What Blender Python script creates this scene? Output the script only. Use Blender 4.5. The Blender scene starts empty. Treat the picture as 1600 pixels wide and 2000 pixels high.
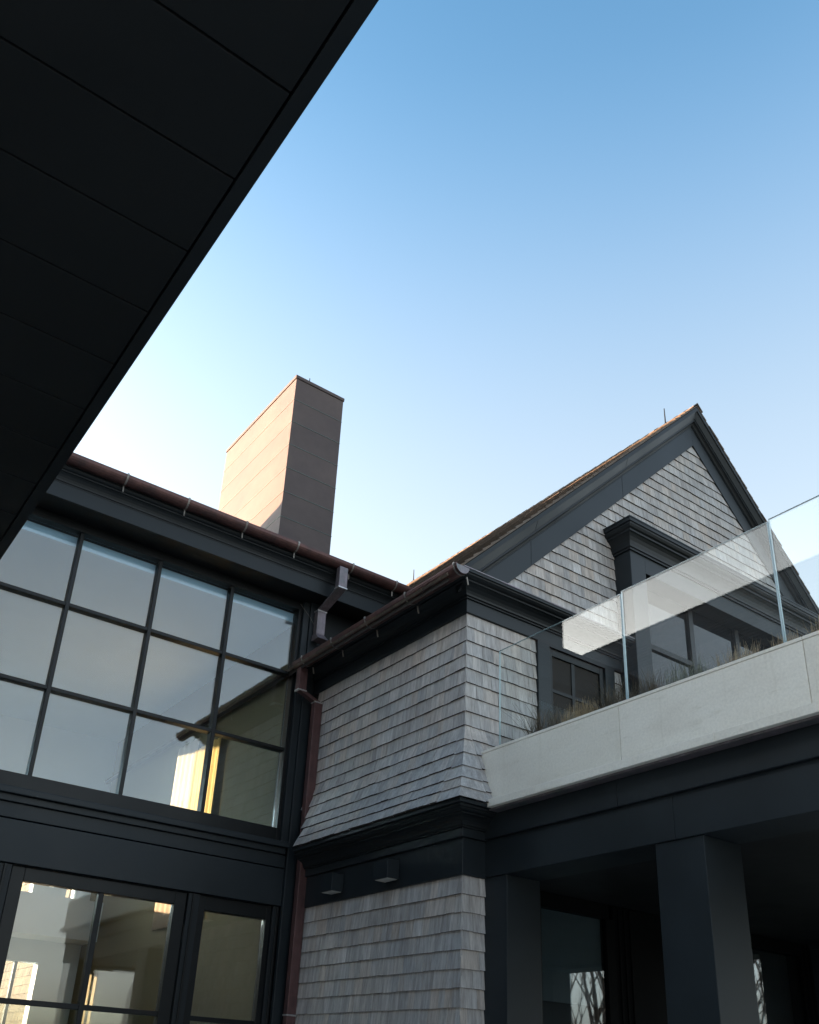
import bpy, math, random
from mathutils import Matrix, Vector
random.seed(7)
R_ = math.radians
sc = bpy.context.scene
COL = sc.collection
H = 1.1          # eye height: every z below is measured from the eye and lifted by H when built

# ------------------------------------------------------------------ camera
cd = bpy.data.cameras.new('camera'); cam = bpy.data.objects.new('camera', cd); COL.objects.link(cam)
cd.sensor_fit = 'HORIZONTAL'; cd.sensor_width = 36; cd.lens = 40.502
cd.shift_x = 0.02124; cd.shift_y = 0.18003
cd.clip_start = 0.05; cd.clip_end = 3000
rx, ry, rz = (0.810241, -0.584071, 0.048677), (0.278823, 0.311071, -0.908566), (0.515525, 0.749730, 0.414895)
cam.matrix_world = Matrix(((rx[0], -ry[0], -rz[0], 0), (rx[1], -ry[1], -rz[1], 0), (rx[2], -ry[2], -rz[2], H), (0, 0, 0, 1)))
sc.camera = cam

# ------------------------------------------------------------------ sky, sun, exposure
SUN_EL, SUN_AZ = 6.5, -45.0        # degrees; azimuth from +Y, clockwise
w = bpy.data.worlds.new('World'); sc.world = w; w.use_nodes = True
nt = w.node_tree; nt.nodes.clear()
sky = nt.nodes.new('ShaderNodeTexSky'); sky.sky_type = 'NISHITA'; sky.sun_disc = False
sky.sun_elevation = R_(SUN_EL); sky.sun_rotation = R_(SUN_AZ)
sky.air_density = 1.0; sky.dust_density = 3.0; sky.ozone_density = 2.2
bg = nt.nodes.new('ShaderNodeBackground'); bg.inputs[1].default_value = 0.15
wo = nt.nodes.new('ShaderNodeOutputWorld')
# hazy air: the sky pales towards the horizon all round, and a little towards the sun
sun_dir = Vector((math.sin(R_(SUN_AZ)) * math.cos(R_(SUN_EL)), math.cos(R_(SUN_AZ)) * math.cos(R_(SUN_EL)), math.sin(R_(SUN_EL))))
tc = nt.nodes.new('ShaderNodeTexCoord'); sp = nt.nodes.new('ShaderNodeSeparateXYZ'); nt.links.new(tc.outputs['Generated'], sp.inputs[0])
def zramp(pts):
    if isinstance(pts[0][1], float) or isinstance(pts[0][1], int): pts = [(p, (v, v, v)) for p, v in pts]
    c = nt.nodes.new('ShaderNodeValToRGB'); nt.links.new(sp.outputs[2], c.inputs[0]); c.color_ramp.interpolation = 'B_SPLINE'
    while len(c.color_ramp.elements) < len(pts): c.color_ramp.elements.new(.5)
    for e, (p, v) in zip(c.color_ramp.elements, pts): e.position = p; e.color = (*v, 1)
    return c.outputs[0]
wht = zramp([(0, .74), (.45, .72), (.60, .64), (.72, .42), (.84, .08), (1, 0)])
gain = zramp([(0, (.66, .65, .62)), (.45, (.66, .65, .62)), (.60, (.61, .64, .62)), (.72, (.52, .58, .58)), (.84, (.305, .42, .43)), (1, (.15, .28, .32))])      # halved: the sun term below carries the 2
bwn = nt.nodes.new('ShaderNodeRGBToBW'); nt.links.new(sky.outputs[0], bwn.inputs[0])
tn = nt.nodes.new('ShaderNodeVectorMath'); tn.operation = 'SCALE'; tn.inputs[0].default_value = (.96, 1.0, 1.05); nt.links.new(bwn.outputs[0], tn.inputs['Scale'])
mw = nt.nodes.new('ShaderNodeMix'); mw.data_type = 'RGBA'
nt.links.new(wht, mw.inputs[0]); nt.links.new(sky.outputs[0], mw.inputs[6]); nt.links.new(tn.outputs[0], mw.inputs[7])
dt = nt.nodes.new('ShaderNodeVectorMath'); dt.operation = 'DOT_PRODUCT'; nt.links.new(tc.outputs['Generated'], dt.inputs[0]); dt.inputs[1].default_value = sun_dir
mr = nt.nodes.new('ShaderNodeMapRange'); mr.inputs[1].default_value = -.3; mr.inputs[2].default_value = .7; mr.inputs[3].default_value = 2 * .80; mr.inputs[4].default_value = 2 * .99
nt.links.new(dt.outputs['Value'], mr.inputs[0])
m1 = nt.nodes.new('ShaderNodeVectorMath'); m1.operation = 'MULTIPLY'; nt.links.new(mw.outputs[2], m1.inputs[0]); nt.links.new(gain, m1.inputs[1])
m2 = nt.nodes.new('ShaderNodeVectorMath'); m2.operation = 'SCALE'; nt.links.new(m1.outputs[0], m2.inputs[0]); nt.links.new(mr.outputs[0], m2.inputs['Scale'])
nt.links.new(m2.outputs[0], bg.inputs[0]); nt.links.new(bg.outputs[0], wo.inputs[0])
sd = bpy.data.lights.new('sun', 'SUN'); sd.energy = 3.8; sd.angle = R_(0.5); sd.color = (1.0, 0.60, 0.35)
sun = bpy.data.objects.new('sun', sd); COL.objects.link(sun)
sun.rotation_euler = (-sun_dir).to_track_quat('-Z', 'Y').to_euler(); sun.location = (-20, 20, 30)
vs = sc.view_settings; vs.view_transform = 'Standard'; vs.look = 'None'; vs.gamma = 1; vs.exposure = 2.82
vs.use_curve_mapping = False

# ------------------------------------------------------------------ materials
def nodes(name):
    m = bpy.data.materials.new(name); m.use_nodes = True
    t = m.node_tree; t.nodes.clear()
    return m, t, t.nodes.new('ShaderNodeOutputMaterial')
def N(t, kind, **kw):
    n = t.nodes.new(kind)
    for k, v in kw.items(): setattr(n, k, v)
    return n
def mth(t, op, a, b=None, clamp=False):
    n = N(t, 'ShaderNodeMath', operation=op, use_clamp=clamp)
    for i, v in enumerate((a, b)):
        if v is None: continue
        if isinstance(v, (int, float)): n.inputs[i].default_value = v
        else: t.links.new(v, n.inputs[i])
    return n.outputs[0]
def noise(t, scale, detail=3, stretch=(1, 1, 1), off=None, rough=.55):
    g = N(t, 'ShaderNodeNewGeometry'); mp = N(t, 'ShaderNodeVectorMath', operation='MULTIPLY')
    t.links.new(g.outputs['Position'], mp.inputs[0]); mp.inputs[1].default_value = stretch
    v = mp.outputs[0]
    if off is not None:
        ad = N(t, 'ShaderNodeVectorMath', operation='ADD'); t.links.new(v, ad.inputs[0]); t.links.new(off, ad.inputs[1]); v = ad.outputs[0]
    n = N(t, 'ShaderNodeTexNoise'); n.inputs['Scale'].default_value = scale; n.inputs['Detail'].default_value = detail
    n.inputs['Roughness'].default_value = rough
    t.links.new(v, n.inputs['Vector']); return n.outputs['Fac']
def ramp(t, fac, stops):
    r = N(t, 'ShaderNodeValToRGB'); t.links.new(fac, r.inputs[0])
    while len(r.color_ramp.elements) < len(stops): r.color_ramp.elements.new(.5)
    for e, (p, c) in zip(r.color_ramp.elements, stops): e.position = p; e.color = (*c, 1)
    return r.outputs[0]
def mixc(t, fac, a, b, mode='MIX'):
    n = N(t, 'ShaderNodeMix', data_type='RGBA', blend_type=mode)
    for i, v in ((0, fac), (6, a), (7, b)):
        if isinstance(v, (int, float)): n.inputs[i].default_value = v
        elif isinstance(v, tuple): n.inputs[i].default_value = (*v, 1)
        else: t.links.new(v, n.inputs[i])
    return n.outputs[2]
def principled(t, out, col, rough, metal=0, spec=.5, bump=None, bstr=.2, bdist=.002):
    p = N(t, 'ShaderNodeBsdfPrincipled')
    for k, v in (('Base Color', col), ('Roughness', rough), ('Metallic', metal), ('Specular IOR Level', spec)):
        if isinstance(v, tuple): p.inputs[k].default_value = (*v, 1)
        elif isinstance(v, (int, float)): p.inputs[k].default_value = v
        else: t.links.new(v, p.inputs[k])
    if bump is not None:
        b = N(t, 'ShaderNodeBump'); b.inputs['Strength'].default_value = bstr; b.inputs['Distance'].default_value = bdist
        t.links.new(bump, b.inputs['Height']); t.links.new(b.outputs[0], p.inputs['Normal'])
    t.links.new(p.outputs[0], out.inputs[0]); return p
def rough_var(t, n, lo, hi):
    return mth(t, 'ADD', mth(t, 'MULTIPLY', n, hi - lo), lo)

def paint(name, c, rough=.5, var=.25, spec=.3):
    m, t, o = nodes(name)
    a = noise(t, 1.7, 4); b = noise(t, 140, 2)
    col = mixc(t, 1.0, c, ramp(t, a, [(.3, (1 - var,) * 3), (.7, (1 + var * .6,) * 3)]), 'MULTIPLY')
    principled(t, o, col, rough_var(t, a, rough - .12, rough + .15), spec=spec, bump=b, bstr=.12, bdist=.001)
    return m
def shingle_mat(name, single, stops, warm=.35):
    m, t, o = nodes(name)
    if single: r = N(t, 'ShaderNodeObjectInfo').outputs['Random']
    else:
        at = N(t, 'ShaderNodeAttribute'); at.attribute_name = 'rnd'; r = at.outputs['Fac']
    cb = N(t, 'ShaderNodeCombineXYZ'); k = mth(t, 'MULTIPLY', r, 37.0)
    t.links.new(k, cb.inputs[0]); t.links.new(k, cb.inputs[1]); t.links.new(mth(t, 'MULTIPLY', r, 11.0), cb.inputs[2])
    grain = noise(t, 1, 4, (130, 130, 5), cb.outputs[0], .7)
    streak = noise(t, 1, 3, (28, 28, 1.6), cb.outputs[0])
    blot = noise(t, 2.2, 3)
    base = ramp(t, r, stops)
    col = mixc(t, 1.0, base, ramp(t, grain, [(.25, (.70, .69, .68)), (.55, (1, 1, 1)), (.8, (1.2, 1.2, 1.2))]), 'MULTIPLY')
    col = mixc(t, 1.0, col, ramp(t, streak, [(.3, (.72, .71, .71)), (.6, (1.05, 1.05, 1.05)), (.8, (1.25, 1.27, 1.3))]), 'MULTIPLY')
    w2 = mth(t, 'MULTIPLY', mth(t, 'SUBTRACT', blot, .42, True), 2.2, True)
    col = mixc(t, mth(t, 'MULTIPLY', w2, warm), col, mixc(t, 1.0, col, (1.22, .98, .80), 'MULTIPLY'))
    principled(t, o, col, .8, spec=.3, bump=grain, bstr=.5, bdist=.002)
    return m
WALLS = [(p, tuple(1.62 * q for q in c)) for p, c in [(0, (.24, .23, .226)), (.25, (.29, .276, .266)), (.5, (.27, .263, .262)), (.72, (.33, .312, .298)), (.88, (.31, .275, .248)), (1, (.37, .36, .354))]]
ROOFS = [(0, (.11, .092, .078)), (.5, (.15, .12, .096)), (1, (.20, .165, .14))]
M = {}
M['paint'] = paint('dark_painted_trim', (.0165, .0215, .0255), .45)
M['paint_deep'] = paint('dark_painted_boards', (.012, .015, .0175), .5)
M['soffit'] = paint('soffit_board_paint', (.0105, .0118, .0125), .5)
M['sash'] = paint('window_sash_paint', (.006, .007, .0078), .4)
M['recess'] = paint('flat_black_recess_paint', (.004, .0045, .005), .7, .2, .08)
M['shingle'] = shingle_mat('weathered_shingle', True, WALLS)
M['shingle_j'] = shingle_mat('weathered_shingle_joined', False, WALLS)
M['roof'] = shingle_mat('roof_shingle', True, ROOFS, .5)
M['rear'] = shingle_mat('golden_rear_shingle', False, [(0, (.10, .075, .045)), (.5, (.13, .095, .055)), (1, (.16, .12, .07))], .3)
M['roof_j'] = shingle_mat('roof_shingle_joined', False, ROOFS, .5)
def simple(name, c, rough=.7, var=.15, scale=3., metal=0, bump=True):
    m, t, o = nodes(name); a = noise(t, scale, 5)
    col = mixc(t, 1.0, c, ramp(t, a, [(.3, (1 - var,) * 3), (.7, (1 + var,) * 3)]), 'MULTIPLY')
    principled(t, o, col, rough, metal, bump=noise(t, scale * 25, 2) if bump else None, bstr=.15)
    return m
M['end_grain_shade'] = simple('shingle_end_grain_shade', (.045, .036, .03), .9, .3, 40.)  # dark cedar butt ends; the colour also paints the shadow line under each course
M['backing'] = simple('shingle_backing', (.03, .024, .02), .9)
M['plaster'] = simple('interior_white_plaster', (.70, .755, .79), .8, .03, 2.)
M['shingle_wall'] = simple('pale_board_wall', (.42, .40, .38), .8, .15, 4.)
M['grey_shade'] = simple('grey_roller_shade', (.085, .08, .075), .8, .05, 6.)
M['cream'] = simple('cream_patch_panel', (.62, .50, .40), .85, .08, 8.)
M['plaster_tan'] = simple('interior_olive_wall', (.22, .185, .105), .8, .03, 2.)
M['floor'] = simple('interior_oak_floor', (.33, .24, .16), .4, .2, 6.)
M['curtain'] = simple('yellow_curtain_cloth', (.82, .56, .20), .85, .1, 8.)
M['grass_tan'] = simple('dry_tan_grass', (.42, .30, .18), .8, .35, 30., bump=False)
M['grass_dark'] = simple('dark_dry_grass', (.15, .115, .08), .8, .35, 30., bump=False)
M['grass_grey'] = simple('grey_green_grass', (.16, .16, .11), .8, .35, 30., bump=False)
M['soil'] = simple('planter_soil', (.06, .045, .03), .95, .3, 20.)
M['bark'] = simple('grey_bark', (.16, .13, .11), .9, .3, 12.)
M['lawn'] = simple('lawn_grass', (.10, .10, .05), .9, .4, .6)
M['paving'] = simple('terrace_paving', (.58, .54, .49), .75, .15, 1.5)
M['steel'] = simple('steel_rod', (.30, .30, .30), .35, .1, 5., metal=.9)
M['lens'] = simple('lamp_lens', (.55, .54, .50), .35, .05, 20.)
M['brass'] = simple('handle_nickel', (.6, .58, .54), .25, .05, 8., metal=1)
def stone():
    m, t, o = nodes('pale_limestone')
    a = noise(t, 2.4, 6, (1, 1, 2.5)); b = noise(t, 60, 3); c = noise(t, 7, 5, (1, .6, 3), rough=.7)
    col = ramp(t, a, [(.3, (.79, .73, .645)), (.5, (.84, .785, .70)), (.75, (.87, .82, .74))])
    col = mixc(t, 1.0, col, ramp(t, c, [(.28, (.88, .87, .84)), (.42, (1, 1, 1)), (1, (1.02, 1.02, 1.02))]), 'MULTIPLY')
    col = mixc(t, 1.0, col, ramp(t, b, [(.3, (.93, .93, .93)), (.7, (1.05, 1.05, 1.05))]), 'MULTIPLY')
    ri = N(t, 'ShaderNodeObjectInfo').outputs['Random']
    col = mixc(t, 1.0, col, ramp(t, ri, [(0, (.93, .925, .91)), (1, (1.03, 1.03, 1.03))]), 'MULTIPLY')
    dr = noise(t, 1, 4, (9, 9, .5), rough=.7)
    col = mixc(t, 1.0, col, ramp(t, dr, [(.26, (.91, .90, .88)), (.42, (1, 1, 1))]), 'MULTIPLY')
    principled(t, o, col, .75, bump=b, bstr=.25, bdist=.002); return m
M['stone'] = stone()
def copper(name, stops, rough=.42, metal=.55):
    m, t, o = nodes(name); a = noise(t, 5, 5, (1, 1, 1), rough=.7); b = noise(t, 40, 3, (1, 1, .25))
    col = ramp(t, a, stops)
    col = mixc(t, 1.0, col, ramp(t, b, [(.3, (.8, .8, .8)), (.7, (1.15, 1.15, 1.15))]), 'MULTIPLY')
    principled(t, o, col, rough_var(t, b, rough - .1, rough + .2), metal); return m
M['copper'] = copper('aged_copper_gutter', [(.25, (.06, .045, .045)), (.5, (.115, .058, .053)), (.75, (.155, .08, .068))])
M['copper_pipe'] = copper('aged_copper_pipe', [(.25, (.09, .052, .054)), (.55, (.135, .07, .068)), (.8, (.14, .10, .11))], .45, .45)
M['copper_grey'] = copper('grey_green_copper', [(.25, (.10, .14, .13)), (.5, (.20, .17, .18)), (.8, (.30, .24, .28))], .4, .5)
M['solder'] = copper('pale_solder_seam', [(.3, (.42, .40, .40)), (.7, (.62, .60, .60))], .35, .7)
M['bracket'] = copper('grey_gutter_strap', [(.3, (.22, .20, .18)), (.7, (.36, .33, .30))], .4, .6)
def chim():
    m, t, o = nodes('chimney_copper_sheet')
    r = N(t, 'ShaderNodeObjectInfo').outputs['Random']; a = noise(t, 1.1, 5, (1, 1, 1.6)); b = noise(t, 9, 4)
    col = ramp(t, a, [(.25, (.094, .074, .072)), (.55, (.115, .089, .082)), (.8, (.137, .106, .096))])
    col = mixc(t, 1.0, col, ramp(t, r, [(0, (.93, .93, .94)), (1, (1.06, 1.05, 1.05))]), 'MULTIPLY')
    col = mixc(t, 1.0, col, ramp(t, b, [(.3, (.94, .94, .94)), (.7, (1.04, 1.04, 1.04))]), 'MULTIPLY')
    principled(t, o, col, .6, 0, spec=.2, bump=a, bstr=.2, bdist=.03); return m
M['chimney'] = chim()
M['seam'] = copper('green_chimney_seam', [(.3, (.10, .14, .12)), (.7, (.16, .19, .17))], .5, .3)
def glass(name, f0, tint, rough=0.0, wav=.0):
    m, t, o = nodes(name)
    g = N(t, 'ShaderNodeNewGeometry'); d = N(t, 'ShaderNodeVectorMath', operation='DOT_PRODUCT')
    t.links.new(g.outputs['Incoming'], d.inputs[0]); t.links.new(g.outputs['True Normal'], d.inputs[1])
    c = mth(t, 'ABSOLUTE', d.outputs['Value'])
    f = mth(t, 'ADD', mth(t, 'MULTIPLY', mth(t, 'POWER', mth(t, 'SUBTRACT', 1.0, c, True), 5.0), 1 - f0), f0)
    tr = N(t, 'ShaderNodeBsdfTransparent'); tr.inputs[0].default_value = (*tint, 1)
    gl = N(t, 'ShaderNodeBsdfGlossy'); gl.inputs['Roughness'].default_value = rough; gl.inputs['Color'].default_value = (1, 1, 1, 1)
    if wav:
        b = N(t, 'ShaderNodeBump'); b.inputs['Strength'].default_value = wav; b.inputs['Distance'].default_value = .01
        t.links.new(noise(t, 1.3, 2), b.inputs['Height']); t.links.new(b.outputs[0], gl.inputs['Normal'])
    mx = N(t, 'ShaderNodeMixShader'); t.links.new(f, mx.inputs[0]); t.links.new(tr.outputs[0], mx.inputs[1]); t.links.new(gl.outputs[0], mx.inputs[2])
    t.links.new(mx.outputs[0], o.inputs[0]); return m
M['pane'] = glass('window_glass', .075, (.84, .93, .975), wav=.012)
M['pane_door'] = glass('door_glass', .06, (.95, .96, .93), wav=.012)
M['rail_glass'] = glass('balustrade_glass', .04, (.95, .97, .965))
M['glass_edge'] = simple('polished_glass_edge', (.40, .52, .55), .15, .05, 5., bump=False)
def dark_glass():
    m, t, o = nodes('dim_window_glass'); principled(t, o, (.006, .008, .01), .04, spec=.5); return m
M['pane_dark'] = dark_glass()

# ------------------------------------------------------------------ mesh helpers
def wloc(o):
    v = Vector((0, 0, 0))
    while o is not None: v += o.location; o = o.parent
    return v
class MB:
    def __init__(s): s.v = []; s.f = []; s.r = []
    def add(s, vs, fs, r=0.):
        b = len(s.v); s.v += [tuple(p) for p in vs]; s.f += [tuple(b + i for i in f) for f in fs]; s.r += [r] * len(fs); return s
    def box(s, x0, x1, y0, y1, z0, z1):
        return s.add([(x, y, z) for z in (z0, z1) for y in (y0, y1) for x in (x0, x1)],
                     [(0, 2, 3, 1), (4, 5, 7, 6), (0, 1, 5, 4), (2, 6, 7, 3), (0, 4, 6, 2), (1, 3, 7, 5)])
    def loft(s, rings, close=True, caps=True):
        n = len(rings[0]); b = len(s.v); fs = []
        for i in range(len(rings) - 1):
            for j in range(n if close else n - 1):
                k = (j + 1) % n; fs.append((i * n + j, i * n + k, (i + 1) * n + k, (i + 1) * n + j))
        if caps and close: fs += [tuple(range(n))[::-1], tuple((len(rings) - 1) * n + j for j in range(n))]
        return s.add([p for r in rings for p in r], fs)
    def tube(s, pts, rad, n=5):
        rings = []
        for i, p in enumerate(pts):
            p = Vector(p); d = (Vector(pts[min(i + 1, len(pts) - 1)]) - Vector(pts[max(i - 1, 0)])).normalized()
            a = d.cross(Vector((0, 0, 1)) if abs(d.z) < .9 else Vector((1, 0, 0))).normalized(); b = d.cross(a)
            r = rad[i] if isinstance(rad, (list, tuple)) else rad
            rings.append([p + a * (r * math.cos(2 * math.pi * k / n)) + b * (r * math.sin(2 * math.pi * k / n)) for k in range(n)])
        return s.loft(rings)
    def build(s, name, mat, parent=None, bevel=0, smooth=False, attr=False):
        me = bpy.data.meshes.new(name); off = wloc(parent) if parent else Vector((0, 0, 0))
        me.from_pydata([(x - off.x, y - off.y, z + H - off.z) for x, y, z in s.v], [], s.f); me.update()
        if attr:
            a = me.attributes.new('rnd', 'FLOAT', 'FACE'); a.data.foreach_set('value', s.r)
        me.materials.append(M[mat])
        o = bpy.data.objects.new(name, me); COL.objects.link(o); o.parent = parent
        if smooth:
            for p in me.polygons: p.use_smooth = True
        import bmesh
        bm = bmesh.new(); bm.from_mesh(me); bmesh.ops.recalc_face_normals(bm, faces=bm.faces); bm.to_mesh(me); bm.free()
        if bevel:
            md = o.modifiers.new('bevel', 'BEVEL'); md.width = bevel; md.segments = 2; md.limit_method = 'ANGLE'
        return o
def box(name, mat, parent, x0, x1, y0, y1, z0, z1, bevel=0): return MB().box(x0, x1, y0, y1, z0, z1).build(name, mat, parent, bevel)
def tag(o, label, cat=None, group=None, kind=None):
    if label: o['label'] = label
    if cat: o['category'] = cat
    if group: o['group'] = group
    if kind: o['kind'] = kind
    return o
def thing(name, label, cat, loc, group=None):
    o = bpy.data.objects.new(name, None); COL.objects.link(o); o.location = loc; o.empty_display_size = .2
    return tag(o, label, cat, group)
def sweep(profile, path, closed=True):
    """profile: (outset, z) points; path: function outset -> list of (x, y)"""
    cols = [path(o) for o, z in profile]
    return MB().loft([[(cols[j][i][0], cols[j][i][1], profile[j][1]) for j in range(len(profile))] for i in range(len(cols[0]))], closed)
def arc(cx, cz, r, a0, a1, n): return [(cx + r * math.cos(R_(a0 + (a1 - a0) * i / n)), cz + r * math.sin(R_(a0 + (a1 - a0) * i / n))) for i in range(n + 1)]
def crown(z0, z1, o0, o1):
    """a crown moulding from (o0,z0) at the wall out to (o1,z1): fillet, cove, ovolo, fillet"""
    h = z1 - z0; d = o1 - o0; f = lambda a, b: (o0 + a * d, z0 + b * h)
    return [(-.0, z0), f(0, 0), f(.10, .0), f(.10, .10), f(.18, .10), f(.20, .20), f(.27, .33), f(.40, .46), f(.55, .55), f(.66, .58), f(.66, .66), f(.80, .70), f(.90, .78), f(.92, .86), f(1, .86), f(1, 1), (-.0, z1)]
def gutter_profile(cx, cz, r):
    out = arc(cx, cz, r, 180, 360, 10); inn = arc(cx, cz, r - .006, 360, 180, 10)
    lip = [(cx + r + .0, cz + .012), (cx + r - .014, cz + .014), (cx + r - .014, cz + .004)]
    return out + lip + inn

xB, yC, YL = 4.34, 5.25, 7.75
# ------------------------------------------------------------------ ground
box('ground', 'lawn', None, -220, 220, -220, 220, -H - .5, -H - .02)['kind'] = 'structure'
box('terrace', 'paving', None, -7, 9.4, -9, 7.6, -H - .4, -H)['kind'] = 'structure'

# ================================================================== the glazed house
gh = thing('glazed_house', 'dark painted house block with tall gridded window above glass doors', 'house', (0, YL, 0))
# walls around the openings
wall = MB()
wall.box(-6.5, .12, 7.7, 7.95, -H, 4.55)                 # left of the big window
wall.box(.12, 4.10, 7.72, 7.95, 1.40, 1.98)              # between doors and window
wall.box(4.20, 4.34, 7.66, 7.95, -H, 4.55)               # corner post
wall.box(.12, 4.20, 7.72, 7.95, 4.55, 4.90)
wall.box(-6.5, -6.3, 7.95, 13, -H, 4.9)
wall.box(4.34, 5.4, 7.70, 7.95, 3.5, 4.9)
wall.build('wall', 'paint_deep', gh)
box('corner_board', 'paint', gh, 4.17, 4.27, 7.615, 7.66, -H, 4.552, .004)
box('siding_board', 'paint', gh, -1.0, 4.17, 7.655, 7.718, 1.405, 1.742, .004)
box('siding_board', 'paint', gh, -1.0, 4.17, 7.655, 7.718, 1.752, 1.872, .004)
# upper window
def pane(par, x0, x1, z0, z1, y=7.75, mat='pane'):
    j = [random.uniform(-.0022, .0022) for _ in range(4)]
    c = [(x0, z0), (x1, z0), (x1, z1), (x0, z1)]
    return MB().loft([[(x, y + o + k, z) for (x, z), k in zip(c, j)] for o in (-.006, .006)]).build('pane', mat, par)
win = box('window_frame', 'sash', gh, .05, .16, 7.66, 7.80, 1.98, 4.55)
def bar(par, *a, name='muntin', mat='sash', bev=.003): return box(name, mat, par, *a, bev)
bar(win, .16, 4.062, 7.68, 7.80, 1.985, 2.122, name='bottom_rail')
bar(win, .16, 4.062, 7.68, 7.80, 4.46, 4.548, name='top_rail')
bar(win, 4.062, 4.10, 7.68, 7.80, 1.985, 4.548, name='stile')
bar(win, 4.10, 4.168, 7.64, 7.718, 1.985, 4.55, name='casing', mat='paint')
xs = [.211, .983, 1.755, 2.527, 3.30]; zs = [2.91, 3.72]
for x in xs[1:]: bar(win, x - .018, x + .018, 7.70, 7.79, 2.123, 4.459)
for i, z in enumerate(zs):
    ex = [.16] + xs[1:] + [4.062]
    for a, b in zip(ex[:-1], ex[1:]): bar(win, a + .0185, b - .0185 if b < 4.06 else b, 7.702, 7.788, z - .017, z + .017)
ex = [.16] + xs[1:] + [4.062]; ez = [2.122] + zs + [4.46]
for a, b in zip(ex[:-1], ex[1:]):
    for c, d in zip(ez[:-1], ez[1:]): pane(win, a + .01, b - .01, c + .01, d - .01)
sill = MB().box(-.05, 4.168, 7.585, 7.72, 1.93, 1.984)
sill.build('window_sill', 'paint', gh, .006)
box('sill_apron', 'paint', gh, -.02, 4.15, 7.625, 7.72, 1.874, 1.929, .004)
# doors: one leaf, one side light, and the leaf to the left of it
def glazed(name, x0, x1, glass_x, mids, zt, rows, y0=7.70, hinge=None):
    d = box(name, 'sash', gh, x0, glass_x[0], y0, 7.78, -H + .02, 1.395, .004)
    bar(d, glass_x[1], x1, y0, 7.78, -H + .02, 1.395, name='stile')
    bar(d, glass_x[0], glass_x[1], y0 + .001, 7.779, zt, 1.394, name='top_rail')
    bar(d, glass_x[0], glass_x[1], y0 + .001, 7.779, -H + .03, -H + .25, name='bottom_rail')
    gx = [glass_x[0]] + mids + [glass_x[1]]; gz = [-H + .25] + rows + [zt]
    for m in mids: bar(d, m - .022, m + .022, y0 + .012, 7.77, -H + .25, zt)
    for z in rows:
        for a, b in zip(gx[:-1], gx[1:]): bar(d, a + (.0225 if a in mids else 0), b - (.0225 if b in mids else 0), y0 + .014, 7.768, z - .02, z + .02)
    for a, b in zip(gx[:-1], gx[1:]):
        for c, e in zip(gz[:-1], gz[1:]): pane(d, a + .005, b - .005, c + .005, e - .005, mat='pane_door')
    return d
d1 = glazed('door', 1.775, 3.262, (1.878, 3.158), [2.52], 1.29, [.403, -.49])
MB().tube([(2.30, 7.70, .22), (2.30, 7.645, .22)], .014, 8).tube([(2.30, 7.65, .22), (2.25, 7.645, .225), (2.18, 7.645, .225)], .011, 6).build('handle', 'brass', d1, smooth=True)
MB().tube([(3.272, 7.688, 1.12), (3.272, 7.688, 1.0)], .009, 6).build('hinge', 'sash', d1)
s1 = glazed('side_light', 3.385, 4.10, (3.445, 4.052), [], 1.275, [.39, -.49])
d0 = glazed('door', .17, 1.66, (.275, 1.555), [.915], 1.29, [.403, -.49])
for a, b in ((3.27, 3.375), (1.668, 1.768), (4.105, 4.165), (.06, .16)):
    box('door_jamb', 'paint_deep', gh, a, b, 7.675, 7.80, -H, 1.398, .004)
    box('jamb_bead', 'sash', gh, a + .035, a + .055, 7.660, 7.674, -H, 1.397, .003)
# eave: soffit, fascia board, crown, gutter
XE = 5.30
path_l = lambda o: [(-1.5, 7.42 - o), (XE, 7.42 - o)]
box('eave_soffit', 'soffit', gh, -1.5, XE, 7.42, 7.70, 4.553, 4.60)
sweep([(.0, 4.55), (.022, 4.55), (.022, 4.70), (.0, 4.70)], path_l).build('fascia_board', 'paint', gh, .003)
sweep(crown(4.70, 4.86, .012, .115), path_l).build('crown_moulding', 'paint_deep', gh)
gut = sweep(gutter_profile(.150, 4.907, .069), path_l).build('gutter', 'copper', gh, smooth=False)
for x in (1.33, 1.92, 2.525, 3.14, 3.73, 4.395, 4.96):
    b = MB(); pr = arc(.150, 4.907, .074, 175, 365, 10)
    b.loft([[(x + sx, 7.42 - o, z) for o, z in pr] for sx in (-.009, .009)], False)
    b.box(x - .009, x + .009, 7.42 - .227, 7.42 - .219, 4.90, 4.925)
    b.tube([(x, 7.42 - .135, 4.83), (x + .004, 7.42 - .130, 4.775)], .007, 6)
    b.build('bracket', 'bracket', gut)
rf = MB().loft([[(x, 7.29, 4.87), (x, 7.29, 4.92), (x, 11.5, zz), (x, 13.3, 4.92), (x, 13.3, 4.87)] for x, zz in ((-6.6, 7.72), (1.0, 7.72), (1.93, 7.0), (2.6, 6.8), (5.3, 6.5))])
rf.build('roof', 'paint_deep', gh)
# offset copper pipe from the gutter back to the wall
def rect_pipe(mb, pts, hx, hy):
    rings = [[(x - hx, y - hy, z), (x + hx, y - hy, z), (x + hx, y + hy, z), (x - hx, y + hy, z)] for x, y, z in pts]
    return mb.loft(rings)
p = rect_pipe(MB(), [(4.285, 7.235, 4.84), (4.285, 7.235, 4.595), (4.26, 7.57, 4.445), (4.26, 7.57, 4.17)], .050, .036).build('downspout', 'copper_grey', gh, .004)
for x, y, z, s in ((4.285, 7.235, 4.595, .055), (4.26, 7.57, 4.445, .055)):
    MB().box(x - s, x + s, y - .041, y + .041, z - .008, z + .008).build('solder_seam', 'solder', p, .002)
MB().loft([[(4.205, 7.535, 4.17), (4.315, 7.535, 4.17), (4.315, 7.61, 4.17), (4.205, 7.61, 4.17)], [(4.20, 7.47, 4.10), (4.33, 7.47, 4.10), (4.33, 7.61, 4.10), (4.20, 7.61, 4.10)]]).build('spout_shoe', 'copper_grey', p, .003)
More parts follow.
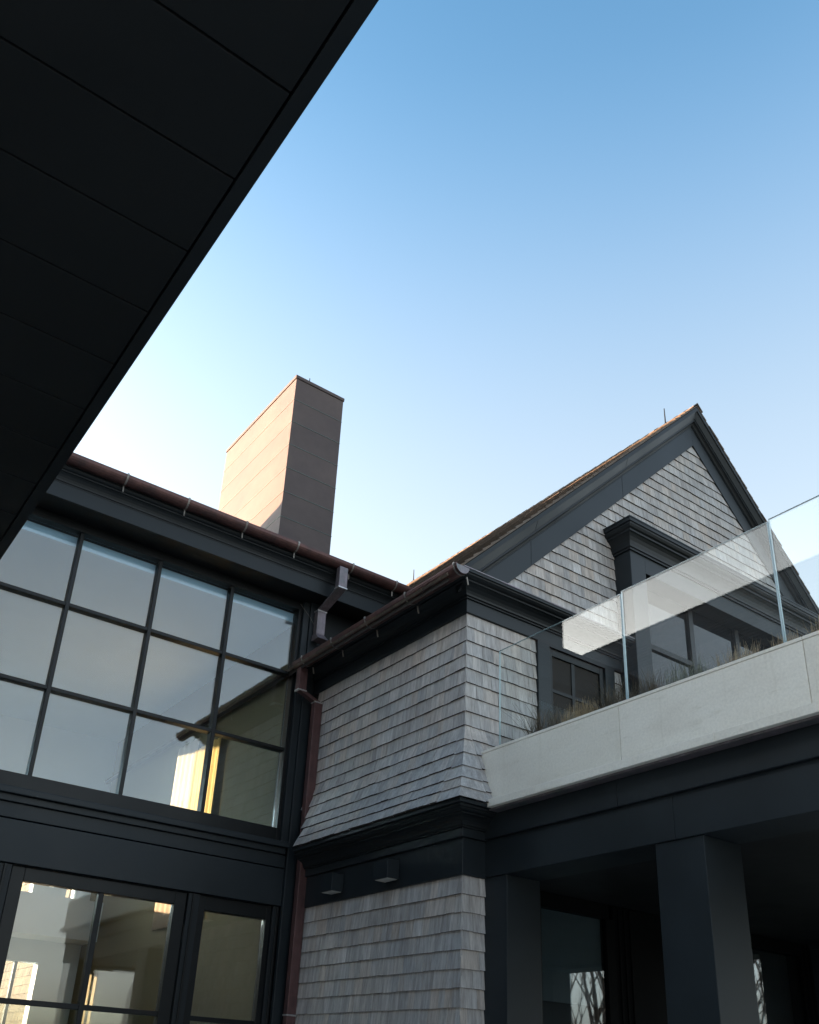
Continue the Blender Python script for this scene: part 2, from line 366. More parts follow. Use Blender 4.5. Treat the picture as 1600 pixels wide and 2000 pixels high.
MB().tube([(4.05, 7.64, 4.50), (4.16, 7.60, 4.36), (4.23, 7.56, 4.22)], .002, 4).build('wire', 'bracket', gh)

# chimney clad in copper sheets
def chimney(x0, x1, y0, y1, ztop, zbot):
    ch = MB().box(x0 + .006, x1 - .006, y0 + .006, y1 - .006, zbot, ztop - .06).build('chimney', 'seam', gh)
    z = ztop - .052; hs = [.36, .368, .372, .372, .373, .378]
    i = 0
    while z > zbot + .05:
        h = hs[min(i, 5)]; a = max(z - h, zbot); i += 1
        g = .006
        MB().box(x0, x1, y0, y0 + .005, a + g, z - g).build('sheet_panel', 'chimney', ch)
        MB().box(x0, x0 + .005, y0 + .006, y1, a + g, z - g).build('sheet_panel', 'chimney', ch)
        MB().box(x1 - .005, x1, y0 + .006, y1, a + g, z - g).build('sheet_panel', 'chimney', ch)
        MB().box(x0 - .004, x1 + .004, y0 - .004, y1 + .004, a - .004, a + .0025).build('seam', 'seam', ch)
        z = a
    box('chimney_cap', 'chimney', ch, x0 - .012, x1 + .012, y0 - .012, y1 + .012, ztop - .05, ztop, .004)
    return ch
c1 = chimney(4.36, 5.12, 9.0, 11.12, 8.70, 4.95); c1['label'] = 'sunlit copper sheet chimney'
c2 = chimney(-.06, 1.20, 9.0, 11.1, 8.70, 4.95)

# interior
gi = gh
box('interior_floor', 'floor', gi, -6.3, 4.1, 7.95, 13, -H - .02, -H + .01)
box('interior_ceiling', 'plaster', gi, -6.3, 4.34, 7.80, 13.0, 4.35, 4.45)
box('interior_wall', 'plaster_tan', gi, 4.10, 4.33, 7.80, 13.0, -H, 4.349)
box('interior_lining', 'plaster', gi, -6.29, .10, 7.951, 7.98, -H, 4.349)
box('interior_lining', 'plaster', gi, .10, 4.099, 7.951, 7.98, 1.45, 1.95)
bw = MB()
def wallgrid(mb, xs, zs, holes, y0, y1):
    for i in range(len(xs) - 1):
        for j in range(len(zs) - 1):
            cx, cz = (xs[i] + xs[i + 1]) / 2, (zs[j] + zs[j + 1]) / 2
            if not any(a < cx < b and c < cz < d for a, b, c, d in holes): mb.box(xs[i], xs[i + 1], y0, y1, zs[j], zs[j + 1])
holes = [(.02, 1.62, 1.95, 3.95), (3.05, 3.58, -.6, 1.17), (3.14, 3.32, 1.97, 2.5), (3.76, 3.89, 1.97, 2.5)]
wallgrid(bw, sorted({-6.5, 4.34, *[v for h in holes for v in h[:2]]}), sorted({-H, 4.449, *[v for h in holes for v in h[2:]]}), holes, 13.0, 13.2)
bw.build('interior_wall', 'plaster', gi)
rw = None
for a, b, c, d in holes:
    f = box('window_frame', 'sash', gi, a, b, 13.08, 13.12, c, c + .03)
    box('pane', 'pane', f, a, b, 13.10, 13.11, c + .03, d)
    m = (a + b) / 2
    if b - a > .4: bar(f, m - .02, m + .02, 13.06, 13.13, c + .03, d)
box('interior_beam', 'plaster', gi, -6.2, 4.099, 12.4, 12.999, 1.45, 1.95)
cu = MB(); ring = []
n = 44
for i in range(n + 1):
    y = 9.18 + .66 * i / n; a = .010 * math.sin(i * 1.15) + .006 * math.sin(i * .37)
    ring.append((4.03 + a, y))
pts = ring + [(x + .006, y) for x, y in ring[::-1]]
cu.loft([[(x, y, z) for x, y in pts] for z in (1.42, 2.4, 3.42)])
cu = cu.build('curtain', 'curtain', None, smooth=True); tag(cu, 'sunlit yellow curtain hanging inside the tall window', 'curtain')
c2_ = MB(); ring = [(4.06 + .008 * math.sin(i * .9), 9.86 + .62 * i / 30) for i in range(31)]  # added pale panel, so the sun patch on the dark wall reads bright
c2_.loft([[(x, y, z) for x, y in ring + [(x + .006, y) for x, y in ring[::-1]]] for z in (1.42, 2.4, 3.6)])
tag(c2_.build('curtain', 'cream', None, smooth=True), 'sunlit cream curtain beside the yellow one inside the tall window', 'curtain')

# ================================================================== the shingled wing
wg = thing('shingled_wing', 'grey shingled gable wing with flared skirt and dark trim', 'house', (xB, yC, 0))
core = MB().box(xB + .004, 11.0, yC + .004, 13.0, 1.475, 3.80)      # upper storey
core.build('wall', 'backing', wg)
low = MB().box(xB + .004, 4.62, yC + .004, 7.66, -H, 1.45).box(4.62, 11.0, 5.62, 13.0, -H, 1.40)
low.build('wall', 'backing', wg)
XR, ZR = 7.675, 7.40
gab = MB().loft([[(xB + .3, y, 3.79), (11.01 - .3, y, 3.79), (XR, y, ZR - .30)] for y in (yC + .004, yC + .2)])
gab.build('gable_wall', 'backing', wg)

# ---- shingles
specs = []      # (x,y,z, rotz, tilt, width, height, thickness)
def course_B(z, h, e, tilt, y0, y1, th=.019):
    y = y1 - random.uniform(0, .06)
    first = True
    while y > y0 + .015:
        wdt = random.choice([.07, .085, .10, .12, .14, .155]) * random.uniform(.9, 1.1)
        wdt = min(wdt, y - y0)
        if y - wdt - y0 < .04: wdt = y - y0
        specs.append((xB - e, y, z + random.uniform(-.0025, .0025), -90, tilt, wdt - .0022, h, th * random.uniform(.85, 1.15)))
        y -= wdt
def course_C(z, h, e, tilt, x0, x1, yy=yC, th=.019):
    x = x0
    while x < x1 - .015:
        wdt = random.choice([.07, .085, .10, .12, .14, .155]) * random.uniform(.9, 1.1)
        wdt = min(wdt, x1 - x)
        if x1 - x - wdt < .04: wdt = x1 - x
        specs.append((x, yy - e, z + random.uniform(-.0025, .0025), 0, tilt, wdt - .0022, h, th * random.uniform(.85, 1.15)))
        x += wdt
# lower wall
zb = 1.385
for k in range(20):
    zb_ = 1.256 - .1295 * k
    if zb_ < -H: break
    course_B(zb_, .155, 0, 0, yC - .012, 7.62); course_C(zb_, .155, 0, 0, xB - .012, 4.60)
# upper straight courses: butts of courses counted from the frieze
ups = [3.425, 3.297, 3.172, 3.052, 2.926, 2.805, 2.680, 2.560]
for z in ups:
    course_B(z, .15, 0, 0, yC - .012, 7.62)
    course_C(z, .15, 0, 0, xB - .012, 5.11); course_C(z, .15, 0, 0, 6.083, 6.197)
for z in (2.44, 2.32): course_C(z, .15, 0, 0, 4.60, 5.11); course_C(z, .15, 0, 0, 6.083, 6.197)
# flared courses
hips = []
fl = [(2.56, 0), (2.435, .028), (2.312, .060), (2.190, .098), (2.083, .138), (1.992, .175), (1.905, .208)]
for (z1, e1), (z0, e0) in zip(fl[:-1], fl[1:]):
    t = -math.degrees(math.atan2(e0 - e1, z1 - z0)); hh = math.hypot(e0 - e1, z1 - z0) + .03
    yb, xc = yC + .02 + random.uniform(0, .06), xB + .02 + random.uniform(0, .06)
    course_B(z0, hh, e0, t, yb, 7.46 if z0 < 2.3 else 7.62); course_C(z0, hh, e0, t, xc, 4.62)
    hips.append((z1, e1, z0, e0, yb, xc))
for z in (2.19, 2.07): course_B(z, .15, 0, 0, 7.44, 7.62)
# gable courses
z = 6.762 - .1170
k = 0
gz = []
while z > 3.72: gz.append(z); z -= .1170
gz = [6.762] + gz
for z in gz:
    hw = 6.888 - z + .06
    x0, x1 = max(XR - hw, xB + .2), min(XR + hw, 11.0)
    if z < 4.95: course_C(z, .145, 0, 0, x0, 6.20); course_C(z, .145, 0, 0, 9.15, x1)
    else: course_C(z, .145, 0, 0, x0, x1)

unit = bpy.data.meshes.new('shingle')
SV = [(0, .002, 0), (1, .002, 0), (1, -1, 0), (0, -1, 0), (0, .002, 1), (1, .002, 1), (1, -.22, 1), (0, -.22, 1)]
SF = [(0, 1, 2, 3), (7, 6, 5, 4), (3, 2, 6, 7), (1, 0, 4, 5), (2, 1, 5, 6), (0, 3, 7, 4)]
SF = [f[::-1] for f in SF]
unit.from_pydata(SV, [], SF); unit.update(); unit.materials.append(M['shingle']); unit.materials.append(M['end_grain_shade']); unit.polygons[0].material_index = 1
cmi = cam.matrix_world.inverted()
def pix(p):
    q = cmi @ Vector(p)
    if q.z > -.1: return None
    return (766.02 + 1800.1 * q.x / -q.z, 1288.06 - 1800.1 * q.y / -q.z)
def smat(s): return Matrix.Translation((s[0], s[1], s[2] + H)) @ Matrix.Rotation(R_(s[3]), 4, 'Z') @ Matrix.Rotation(R_(s[4]), 4, 'X') @ Matrix.Diagonal((s[5], s[7], s[6], 1))
def score(s):
    m = smat(s); q = [pix(m @ Vector(v)) for v in ((0, -1, 0), (1, -1, 0), (1, -1, .78), (0, -1, .78))]
    if None in q: return -1
    cx = sum(a[0] for a in q) / 4; cy = sum(a[1] for a in q) / 4
    if not (0 < cx < 1600 and 0 < cy < 2000): return -1
    a = abs(sum(q[i][0] * q[(i + 1) % 4][1] - q[(i + 1) % 4][0] * q[i][1] for i in range(4))) / 2
    if s[3] == 0 and s[2] < 3.85 and s[0] > 4.95: a *= .3          # mostly behind the parapet
    return a
order = sorted(range(len(specs)), key=lambda i: -score(specs[i]))
top = set(order[:300])
rest = MB()
wl = wloc(wg)
for i, s in enumerate(specs):
    m = smat(s)
    if i in top:
        o = bpy.data.objects.new('shingle', unit); COL.objects.link(o); o.parent = wg
        o.matrix_local = Matrix.Translation(-wl) @ m
    else:
        rest.add([(lambda v: (v.x, v.y, v.z - H))(m @ Vector(v)) for v in SV], SF, random.random())
for z1, e1, z0, e0, yb, xc in hips:
    # the two mitred shingles that meet on the hip of the flare
    k = .03 / (z1 - z0); eu = e1 - (e0 - e1) * k; zu = z1 + .03; th = .019
    for side in (0, 1):
        def pt(o, u, z, far): return ((xB - o, (yb if far else yC - u), z) if side == 0 else ((xc if far else xB - u), yC - o, z))
        vs = [pt(e0, e0, z0, 1), pt(e0, e0, z0, 0), pt(e0 + th, e0 + th, z0 - .004, 0), pt(e0 + th, e0 + th, z0 - .004, 1), pt(eu, eu, zu, 1), pt(eu, eu, zu, 0), pt(eu + .004, eu + .004, zu, 0), pt(eu + .004, eu + .004, zu, 1)]
        hs_ = MB().add(vs, SF).build('hip_shingle', 'shingle', wg); hs_.data.materials.append(M['end_grain_shade']); hs_.data.polygons[0].material_index = 1
ro = rest.build('shingles', 'shingle_j', wg, attr=True); ro.data.materials.append(M['end_grain_shade'])
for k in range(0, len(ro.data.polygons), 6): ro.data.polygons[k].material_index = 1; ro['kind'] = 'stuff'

# ---- trim of the wing
pBC = lambda xe: (lambda o: [(xB - o, 7.64), (xB - o, yC - o), (xe, yC - o)])
sweep([(-.02, 3.545), (.030, 3.545), (.030, 3.67), (-.02, 3.67)], pBC(6.20)).build('frieze_board', 'paint', wg, .004)
sweep(crown(3.668, 3.835, .028, .20), pBC(6.20)).build('crown_moulding', 'paint_deep', wg)
sweep([(0, 3.836), (.205, 3.836), (.205, 3.846), (0, 3.868)], pBC(6.20)).build('cornice_flashing', 'copper_grey', wg)
# skirt crown and lower frieze
pLo = lambda o: [(xB - o, 7.47), (xB - o, yC - o), (4.56, yC - o)]
pLo2 = lambda o: [(xB - o, 7.62), (xB - o, yC - o), (4.535, yC - o)]
sweep([(0, 1.868), (.205, 1.868), (.205, 1.898), (0, 1.94)], pLo).build('skirt_edge', 'paint', wg, .003)
sweep(crown(1.73, 1.866, .055, .185), pLo).build('skirt_crown', 'paint_deep', wg)
sweep([(0, 1.664), (.052, 1.664), (.052, 1.735), (0, 1.735)], pLo2).build('frieze_board', 'paint', wg, .004)
sweep([(0, 1.390), (.030, 1.390), (.030, 1.663), (0, 1.663)], pLo2).build('frieze_board', 'paint', wg, .004)
# gutter of the wing eave
pG = lambda o: [(xB - o, 7.60), (xB - o, 4.99)]
wgut = sweep(gutter_profile(.268, 3.787, .069), pG).build('gutter', 'copper', wg)
for y in (5.02, 5.68, 6.29, 6.865, 7.41):
    b = MB(); pr = arc(.268, 3.787, .074, 175, 365, 10)
    b.loft([[(xB - o, y + sy, z) for o, z in pr] for sy in (-.009, .009)], False)
    b.box(xB - .347, xB - .339, y - .009, y + .009, 3.78, 3.805)
    b.tube([(xB - .20, y, 3.72), (xB - .185, y, 3.655)], .007, 6)
    b.build('bracket', 'bracket', wgut)
MB().loft([[(xB - o, 4.988 + d, z) for o, z in arc(.268, 3.787, .068, 180, 360, 10)] for d in (0, .006)]).build('gutter_end_cap', 'copper_grey', wgut)
p = rect_pipe(MB(), [(4.075, 7.50, 3.715), (4.075, 7.50, 3.475), (4.275, 7.50, 3.395), (4.275, 7.50, -H + .05)], .045, .034).build('downspout', 'copper_pipe', wg, .004)
for x, z in ((4.075, 3.475), (4.275, 3.395), (4.275, .47)):
    MB().box(x - .050, x + .050, 7.461, 7.539, z - .008, z + .006).build('solder_seam', 'solder', p, .002)

# ---- roof of the wing
rf = MB()
for s in (-1, 1):
    rf.loft([[(XR, y, ZR - .02), (XR + s * 3.64, y, ZR - .02 - 3.64), (XR + s * 3.64, y, ZR - .07 - 3.64), (XR, y, ZR - .07)] for y in (5.13, 13.2)])
roof = rf.build('roof', 'backing', wg)
cmesh = {}
for s in (-1, 1):
    me = bpy.data.meshes.new('shingle_course'); L = .20; a = math.radians(45)
    n = 34; vs = []; fs = []
    y = 0; yy = [0]
    while yy[-1] < 8.0: yy.append(yy[-1] + random.uniform(.09, .16))
    for i in range(len(yy) - 1):
        b = len(vs); j = random.uniform(-.004, .004); t = .023 + random.uniform(-.004, .004)
        ca = .7071
        # along slope: d from butt (0) to head (L); normal out
        for yv in (yy[i], yy[i + 1] - .003):
            for d, nn in ((j, 0), (j, t), (L, .005), (L, 0)):
                vs.append((s * (-d * ca + nn * ca), yv, d * ca + nn * ca))
        fs += [tuple(b + q for q in f) for f in ((0, 1, 2, 3), (7, 6, 5, 4), (0, 4, 5, 1), (1, 5, 6, 2), (2, 6, 7, 3), (3, 7, 4, 0))]
    me.from_pydata(vs, [], fs); me.update()
    at = me.attributes.new('rnd', 'FLOAT', 'FACE'); rr = []
    for i in range(len(fs) // 6): rr += [random.random()] * 6
    at.data.foreach_set('value', rr); me.materials.append(M['roof_j'])
    import bmesh
    bm = bmesh.new(); bm.from_mesh(me); bmesh.ops.recalc_face_normals(bm, faces=bm.faces); bm.to_mesh(me); bm.free()
    cmesh[s] = me
    k = 0; d = 0
    while d < 3.52:
        # butt position d measured horizontally from the eave line
        x = XR + s * (3.66 - d); z = ZR - .013 - 3.66 + d
        o = bpy.data.objects.new('shingle_course', me); COL.objects.link(o); o.parent = roof
        o.location = Vector((x, 5.110 + random.uniform(-.006, .006), z + H)) - wloc(roof); d += .095
cap = bpy.data.meshes.new('ridge_cap')
cv = []
for y, hgt in ((0, .014), (.20, .002)):
    for x, z in ((-.085, -.085), (0, 0), (.085, -.085)): cv.append((x, y, z + hgt))
for y, hgt in ((0, .000), (.20, -.012)):
    for x, z in ((-.085, -.085), (0, 0), (.085, -.085)): cv.append((x, y, z + hgt))
cap.from_pydata(cv, [], [(0, 1, 4, 3), (1, 2, 5, 4), (6, 9, 10, 7), (7, 10, 11, 8), (0, 6, 7, 1), (1, 7, 8, 2), (3, 4, 10, 9), (4, 5, 11, 10), (0, 3, 9, 6), (2, 8, 11, 5)])
cap.update(); cap.materials.append(M['roof'])
y = 5.10
while y < 13.0:
    o = bpy.data.objects.new('ridge_cap', cap); COL.objects.link(o); o.parent = roof
    o.location = Vector((XR, y, ZR + .019 + H)) - wloc(roof); o.rotation_euler = (0, R_(random.uniform(-1, 1)), 0); y += .145
# rake boards and crown on both slopes, drawn with vertical offsets so that they mitre at the ridge
def rake(name, mat, prof, s, xe, bev=0, xs=0):
    """prof: (outward from the gable wall, vertical drop from ZR)"""
    r = []
    for x in (XR + s * xs, XR + s * xe):
        dz = abs(x - XR); r.append([(x, yC - o, ZR - d - dz) for o, d in prof])
    return MB().loft(r).build(name, mat, wg, bev)
for s in (-1, 1):
    for xa, xb in ((0, 1.30), (1.303, 2.62), (2.623, 3.30)):
        rake('rake_board', 'paint', [(-.0, .515), (.028, .515), (.028, .250), (0, .250)], s, xb, .002, xa)
        rake('rake_fascia', 'paint', [(.04, .168), (.088, .168), (.122, .078), (.04, .078)], s, 3.46 if xb == 3.30 else xb, .002, xa)
    rake('rake_crown', 'paint_deep', [(0, .249), (.034, .249), (.034, .236), (.044, .230), (.050, .214), (.062, .200), (.080, .192), (.080, .1685), (0, .1685)], s, 3.46)
    rake('rake_fillet', 'paint_deep', [(0, .0775), (.132, .0775), (.134, .070), (.134, .022), (0, .022)], s, 3.50)

# ---- window in the gable wall above the balcony
wn = MB().box(5.11, 5.255, yC - .034, yC + .02, 2.02, 3.547).box(5.958, 6.085, yC - .034, yC + .02, 2.02, 3.547)
wn = wn.build('window_casing', 'paint', wg, .004)
box('lintel', 'paint', wn, 5.255, 5.958, yC - .0335, yC + .02, 3.525, 3.5475)
box('window_reveal', 'soffit', wn, 5.255, 5.958, yC + .02, yC + .03, 2.02, 3.525)
fr = MB().box(5.257, 5.30, yC - .015, yC + .018, 2.03, 3.523).box(5.90, 5.956, yC - .015, yC + .018, 2.03, 3.523).box(5.30, 5.90, yC - .014, yC + .018, 3.455, 3.522)
fr.build('window_sash', 'sash', wn, .003)
box('muntin', 'sash', wn, 5.545, 5.585, yC - .006, yC + .017, 2.05, 3.455); box('muntin', 'sash', wn, 5.30, 5.545, yC - .005, yC + .016, 3.115, 3.145); box('muntin', 'sash', wn, 5.585, 5.90, yC - .005, yC + .016, 3.115, 3.145)
for a, b in ((5.30, 5.545), (5.585, 5.90)):
    for c, d in ((2.05, 3.115), (3.145, 3.455)): box('pane', 'pane_dark', wn, a, b, yC + .006, yC + .014, c, d)

# ---- the balcony portal
yP = 5.035
po = box('portal_post', 'paint', wg, 6.195, 6.41, yP, yC, 2.02, 4.876, .004)
box('portal_post', 'paint', wg, 8.94, 9.155, yP, yC, 2.02, 4.876, .004)
box('portal_header', 'paint', po, 6.41, 8.94, yP + .001, yC, 4.615, 4.875, .003)
pP = lambda o: [(6.195 - o, yC), (6.195 - o, yP - o), (9.155 + o, yP - o), (9.155 + o, yC)]
sweep(crown(4.80, 5.06, .003, .135), pP).build('portal_crown', 'paint_deep', po)
sweep([(-.2, 5.061), (.140, 5.061), (.140, 5.075), (-.2, 5.095)], pP).build('portal_cap', 'paint', po)
for a, b in ((6.41, 6.50), (7.25, 7.32), (8.03, 8.10), (8.85, 8.94)): box('door_stile', 'sash', po, a, b, yC - .05, yC, 2.02, 4.61, .003)
for a, b in ((6.50, 7.25), (7.32, 8.03), (8.10, 8.85)):
    box('pane', 'pane_dark', po, a, b, yC - .02, yC - .01, 2.1, 4.61)
    box('door_rail', 'sash', po, a, b, yC - .045, yC - .005, 3.93, 3.985, .003)

# ---- porch windows under the balcony
pw = box('porch_window', 'sash', wg, 4.88, 5.30, 5.43, 5.60, -H, 1.438)
wf = MB().box(5.30, 6.09, 5.43, 5.55, 1.32, 1.438).box(6.05, 6.15, 5.43, 5.55, -H, 1.32)
for x in (6.20, 6.27, 6.34): wf.box(x, x + .012, 5.425, 5.44, -H, 1.43)
wf.box(6.15, 8.05, 5.44, 5.6, -H, 1.438).box(8.05, 8.87, 5.43, 5.55, 1.325, 1.438).box(8.87, 9.2, 5.43, 5.6, -H, 1.438)
for i, x in enumerate((8.90, 8.96, 9.03)): wf.box(x, x + .035, 5.40, 5.43, -H, 1.438)
wf.build('window_frame', 'recess', pw, .003)
box('pane', 'pane', pw, 5.30, 6.05, 5.455, 5.465, -H, 1.32); box('pane', 'pane', pw, 8.05, 8.87, 5.455, 5.465, -H, 1.325)
box('shade', 'grey_shade', pw, 5.30, 6.05, 5.50, 5.51, .62, 1.32)

# ================================================================== balcony
bal = thing('balcony', 'pale limestone fronted balcony on dark square columns', 'balcony', (6.8, 2.6, 0))
y0b = .10
box('stone_backing', 'backing', bal, 4.462, 4.59, .12, 5.22, 1.935, 2.33)
yseams = [5.24, 3.80, 2.47, 1.20, y0b]
for a, b in zip(yseams[:-1], yseams[1:]):
    box('stone_panel', 'stone', bal, 4.450, 4.60, b + .002, a - .002, 1.932, 2.328, .002)
    box('coping_stone', 'stone', bal, 4.447, 4.62, b + .0015, a - .0015, 2.330, 2.352, .003)
for a, b in ((5.24, 4.55), (4.55, 3.06), (3.06, 1.56), (1.56, y0b)):
    box('stone_ledge', 'stone', bal, 4.395, 4.60, b + .001, a - .001, 1.872, 1.930, .003)
box('flashing', 'copper_grey', bal, 4.43, 4.56, y0b, 5.22, 1.856, 1.870)
for a, b in ((5.30, 3.9035), (3.9005, 2.10), (2.097, y0b)): box('beam_board', 'paint', bal, 4.505, 4.90, b, a, 1.675, 1.855, .004)
for a, b in ((5.30, 3.4925), (3.4895, 1.75), (1.747, y0b)): box('beam_board', 'paint', bal, 4.532, 4.88, b, a, 1.397, 1.674, .004)
box('far_beam', 'paint', bal, 9.0, 9.35, y0b, 5.43, 1.397, 1.86, .004)
box('end_beam', 'paint', bal, 4.90, 9.0, y0b, y0b + .35, 1.397, 1.86, .004)
box('deck', 'soffit', bal, 4.62, 9.3, y0b + .05, 5.24, 1.95, 2.0)
box('porch_ceiling', 'soffit', bal, 4.88, 9.0, y0b + .35, 5.43, 1.44, 1.47)
box('pilaster', 'paint', bal, 4.545, 4.875, 5.0, 5.43, -H, 1.396, .004)
box('column', 'paint', bal, 4.545, 4.90, 3.30, 3.655, -H, 1.396, .004)
box('column', 'paint', bal, 4.545, 4.90, .45, .80, -H, 1.396, .004)
for a, b in ((.45, .8), (1.52, 1.88), (3.20, 3.55), (4.93, 5.425)): box('column', 'paint', bal, 9.0, 9.34, a, b, -H, 1.396, .004)
box('planter_soil', 'soil', bal, 4.68, 5.05, y0b, 5.2, 2.0, 2.44)

gb = thing('glass_balustrade', 'frameless clear glass balustrade above the stone parapet', 'balustrade', (4.65, 2.6, 2.0 + H))
for a, b in ((5.19, 3.893), (3.878, 2.695), (2.68, 1.43), (1.415, .17)):
    g = box('glass_panel', 'rail_glass', gb, 4.643, 4.657, b, a, 2.0, 3.28 + (5.2 - a) * .012)
    z1 = 3.28 + (5.2 - a) * .012
    box('polished_edge', 'glass_edge', g, 4.6435, 4.6565, b - .0035, b - .0003, 2.0, z1)
    box('polished_edge', 'glass_edge', g, 4.6435, 4.6565, a + .0003, a + .003, 2.0, z1)
    box('polished_edge', 'glass_edge', g, 4.6435, 4.6565, b, a, z1 + .0003, z1 + .002)

# ---- grasses in the planter
def clump(y, n, hgt, spread, mat, label, lean=.5, x=4.87):
    mb = MB()
    for i in range(n):
        a = random.uniform(0, 2 * math.pi); r = spread * math.sqrt(random.random())
        bx, by = x + .45 * r * math.cos(a), y + r * math.sin(a); hh = hgt * random.uniform(.45, 1.1)
        da = random.uniform(0, 2 * math.pi); ln = lean * random.random() * hh; wd = random.uniform(.0022, .0042)
        px, py = -math.sin(da) * wd, math.cos(da) * wd; pts = []
        for j in range(4):
            t = j / 3; f = 1 - t * .85
            cx, cy, cz = bx + math.cos(da) * ln * t ** 1.8, by + math.sin(da) * ln * t ** 1.8, 2.44 + hh * (t - .18 * t * t * (ln / hh))
            pts += [(cx - px * f, cy - py * f, cz), (cx + px * f, cy + py * f, cz)]
        mb.add(pts, [(0, 1, 3, 2), (2, 3, 5, 4), (4, 5, 7, 6)])
    o = mb.build('grass_clump', mat, None)
    return tag(o, label, 'grass', 'dry grasses in the balcony planter')
clump(5.0, 130, .37, .10, 'grass_dark', 'sparse dark arching grass at the shingled wall end of the planter', .9)
clump(4.80, 170, .27, .09, 'grass_dark', 'dark upright grass in front of the small gable window', .4)
clump(4.52, 700, .225, .19, 'grass_tan', 'dense tan tufted grass below the small gable window', .35)
clump(4.16, 380, .28, .17, 'grass_dark', 'dark tangled grass beside the first glass panel joint', .7)
clump(3.86, 200, .27, .12, 'grass_dark', 'dark wispy grass just past the first glass panel joint', .7)
clump(3.55, 260, .25, .16, 'grass_grey', 'grey green grass with tall thin stalks behind the middle glass', .5)
clump(3.14, 420, .20, .16, 'grass_tan', 'short pale tan grass with a few tall stalks behind the middle glass', .5)
clump(2.80, 280, .185, .11, 'grass_tan', 'low tan grass before the second glass panel joint', .5)
clump(2.52, 340, .205, .12, 'grass_tan', 'tan bushy grass past the second glass panel joint', .4)

# ---- wall lamps
for a, b, lab in ((6.81, 6.99, 'square dark wall lamp on the frieze beside the copper downspout'), (5.99, 6.178, 'square dark wall lamp on the frieze nearer the wing corner')):
    t = thing('wall_lamp', lab, 'wall lamp', (4.31, (a + b) / 2, 1.52 + H), 'wall lamps on the dark frieze')
    MB().box(4.18, 4.297, a, b, 1.450, 1.598).build('lamp_body', 'paint', t, .003)
    box('lamp_lens', 'lens', t, 4.192, 4.288, a + .012, b - .012, 1.446, 1.4497)
    box('mounting_plate', 'paint_deep', t, 4.2975, 4.311, a + .02, b + .01, 1.47, 1.625)

# ---- lightning rods
for x, y, z0, z1, lab in ((4.62, 9.12, 8.69, 8.87, 'thin lightning rod on top of the copper chimney'), (XR, 5.57, 7.40, 7.65, 'thin lightning rod near the gable peak on the ridge'), (XR, 10.67, 7.40, 7.63, 'thin lightning rod far back on the wing ridge')):
    tag(MB().tube([(x, y, z0), (x, y, z0 + .08), (x, y, z1)], [.010, .009, .006], 6).build('lightning_rod', 'sash', None), lab, 'rod', 'lightning rods')

# ================================================================== canopy wing overhead
cw = thing('canopy_wing', 'dark boarded wing whose deep eave soffit hangs overhead', 'house', (-3, 4, 0))
sy = [1.104 + .4140 * k for k in range(15)] + [7.13]
for a, b in zip(sy[:-1], sy[1:]):
    box('soffit_board', 'soffit', cw, -1.45, .790, a + .0045, b - .0045, 3.0, 3.02, .003)
box('soffit_backing', 'backing', cw, -1.45, .79, sy[0], sy[-1], 3.021, 3.06)
box('edge_board', 'paint_deep', cw, .797, .856, sy[0], sy[-1], 2.992, 3.06)
xr, zr = -2.99, 7.72
sl = (zr - 3.12) / (.80 - xr)
rb = MB().loft([[(.82, y, 3.06), (xr, y, zr - .05), (-6.8, y, 3.06)] for y in (sy[0], sy[-1])]).build('roof', 'backing', cw)
xv = .80 - (4.97 - 3.12) / sl
MB().loft([[(xv, y, 4.93), (xr, y, zr - .05), (-5.3, y, 4.93)] for y in (sy[-1] + .002, 11.4)]).build('roof', 'backing', cw)
mb = MB(); Ls = math.hypot(zr - 3.12, .80 - xr); nC = int(Ls / .13); ux, uz = (xr - .80) / Ls, (zr - 3.12) / Ls
for k in range(nC):
    d0, d1 = k * .13, k * .13 + .17; nx, nz = uz, -ux
    P = lambda d, t: (.80 + ux * d + nx * t, 3.12 + uz * d + nz * t)
    q = [P(d0, 0), P(d0, .034), P(d1, .006), P(d1, 0)]
    mb.r_ = random.random()
    b0 = len(mb.f); mb.loft([[(a, y, c) for a, c in q] for y in (sy[0] - .1, sy[-1] if q[0][1] < 4.99 else 11.4)])
    for j in range(b0, len(mb.f)): mb.r[j] = mb.r_
o = mb.build('roof_shingles', 'shingle_j', rb, attr=True); o['kind'] = 'stuff'
y = sy[0]
while y < 11.3:
    o = bpy.data.objects.new('ridge_cap', cap); COL.objects.link(o); o.parent = rb
    o.location = Vector((xr, y, zr + .02 + H)) - wloc(rb); y += .16
box('wall', 'shingle_wall', cw, -1.6, -1.45, sy[0], sy[-1], -H, 3.06)
box('wall', 'paint_deep', cw, -6.4, -6.2, sy[0], sy[-1], -H, 3.06)

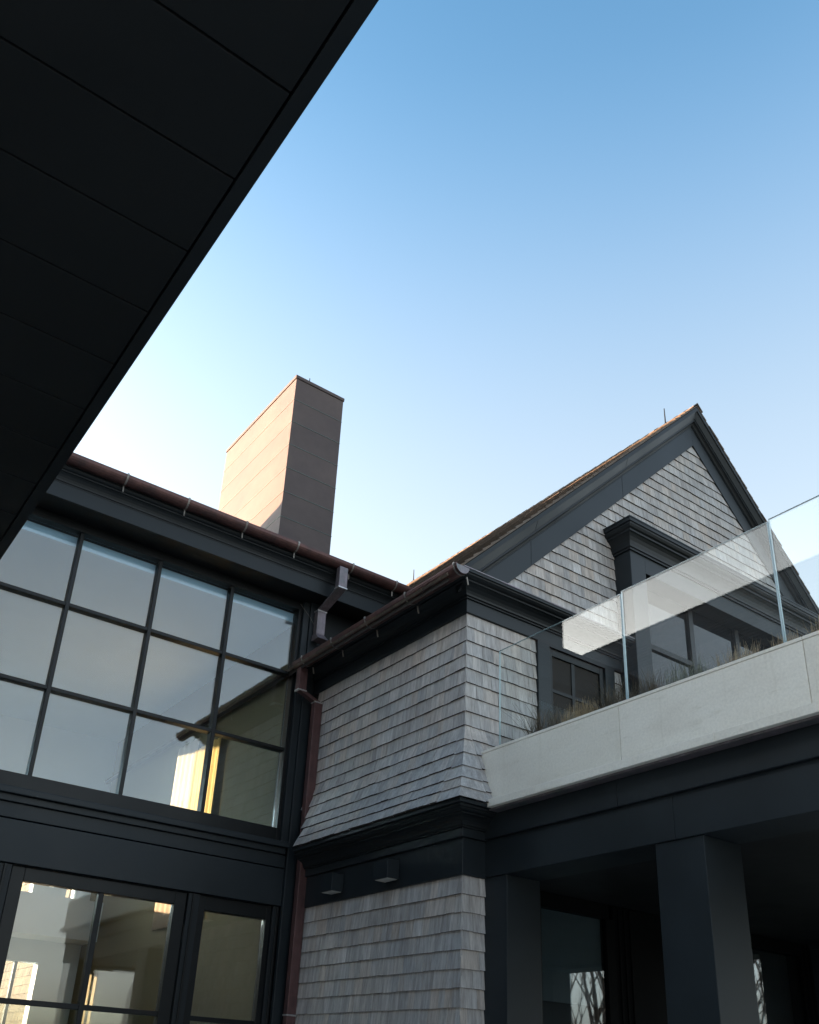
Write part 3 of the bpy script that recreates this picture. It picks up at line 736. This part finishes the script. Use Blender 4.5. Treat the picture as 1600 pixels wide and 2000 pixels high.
# ================================================================== behind the house
rwg = thing('rear_wing', 'sunlit shingled wall seen through the glass doors', 'house', (5, 16, 0))
box('wall', 'backing', rwg, 4.0, 7.5, 13.6, 20, -H, 2.9)
mb = MB(); z = -H
while z < 2.85:
    y = 13.62
    while y < 19.9:
        wd = random.uniform(.1, .18); t = random.uniform(.014, .02)
        b0 = len(mb.f); mb.add([(4.0, y, z), (4.0, y + wd - .004, z), (4.0 - t, y + wd - .004, z), (4.0 - t, y, z), (4.0, y, z + .15), (4.0, y + wd - .004, z + .15), (3.996, y + wd - .004, z + .15), (3.996, y, z + .15)], SF, random.random()); y += wd
    z += .125
o = mb.build('shingles', 'rear', rwg, attr=True); o['kind'] = 'stuff'

# ---- bare winter trees that the porch glass mirrors
def tree(x, y, hgt, seed, label):
    rnd = random.Random(seed); t = thing('bare_tree', label, 'tree', (x, y, 0), 'bare trees on the lawn')
    mb = MB(); tw = MB()
    def grow(p, d, L, r, lev):
        pts = [p]; q = Vector(p); dd = Vector(d)
        for i in range(4):
            dd = (dd + Vector((rnd.uniform(-.16, .16), rnd.uniform(-.16, .16), rnd.uniform(-.04, .14)))).normalized(); q = q + dd * (L / 4); pts.append(tuple(q))
        (mb if lev < 2 else tw).tube(pts, [r * (1 - .15 * i) for i in range(5)], 6 if lev < 2 else 3)
        if lev >= 4: return
        for i in range(3 if lev else 6):
            k = rnd.choice([2, 3, 4]) if lev else rnd.choice([1, 2, 3, 4])
            nd = (dd + Vector((rnd.uniform(-.9, .9), rnd.uniform(-.9, .9), rnd.uniform(0, .7)))).normalized()
            grow(pts[k], nd, L * rnd.uniform(.55, .75), r * .5, lev + 1)
    grow((x, y, -H - .05), (0, 0, 1), hgt * .42, hgt * .018, 0)
    mb.build('trunk', 'bark', t); tw.build('crown', 'bark', t)
tree(17.5, -5.2, 6.5, 3, 'bare tree on the lawn, mirrored in the porch glass beside the pilaster')
tree(21.0, -8.5, 8.0, 5, 'taller bare tree farther out on the lawn, mirrored in the porch glass')
tree(19.0, -3.0, 6.0, 11, 'bare tree on the lawn, mirrored in the far porch glass')
tree(15.5, 0.6, 5.0, 13, 'small bare tree closest to the porch on the lawn')
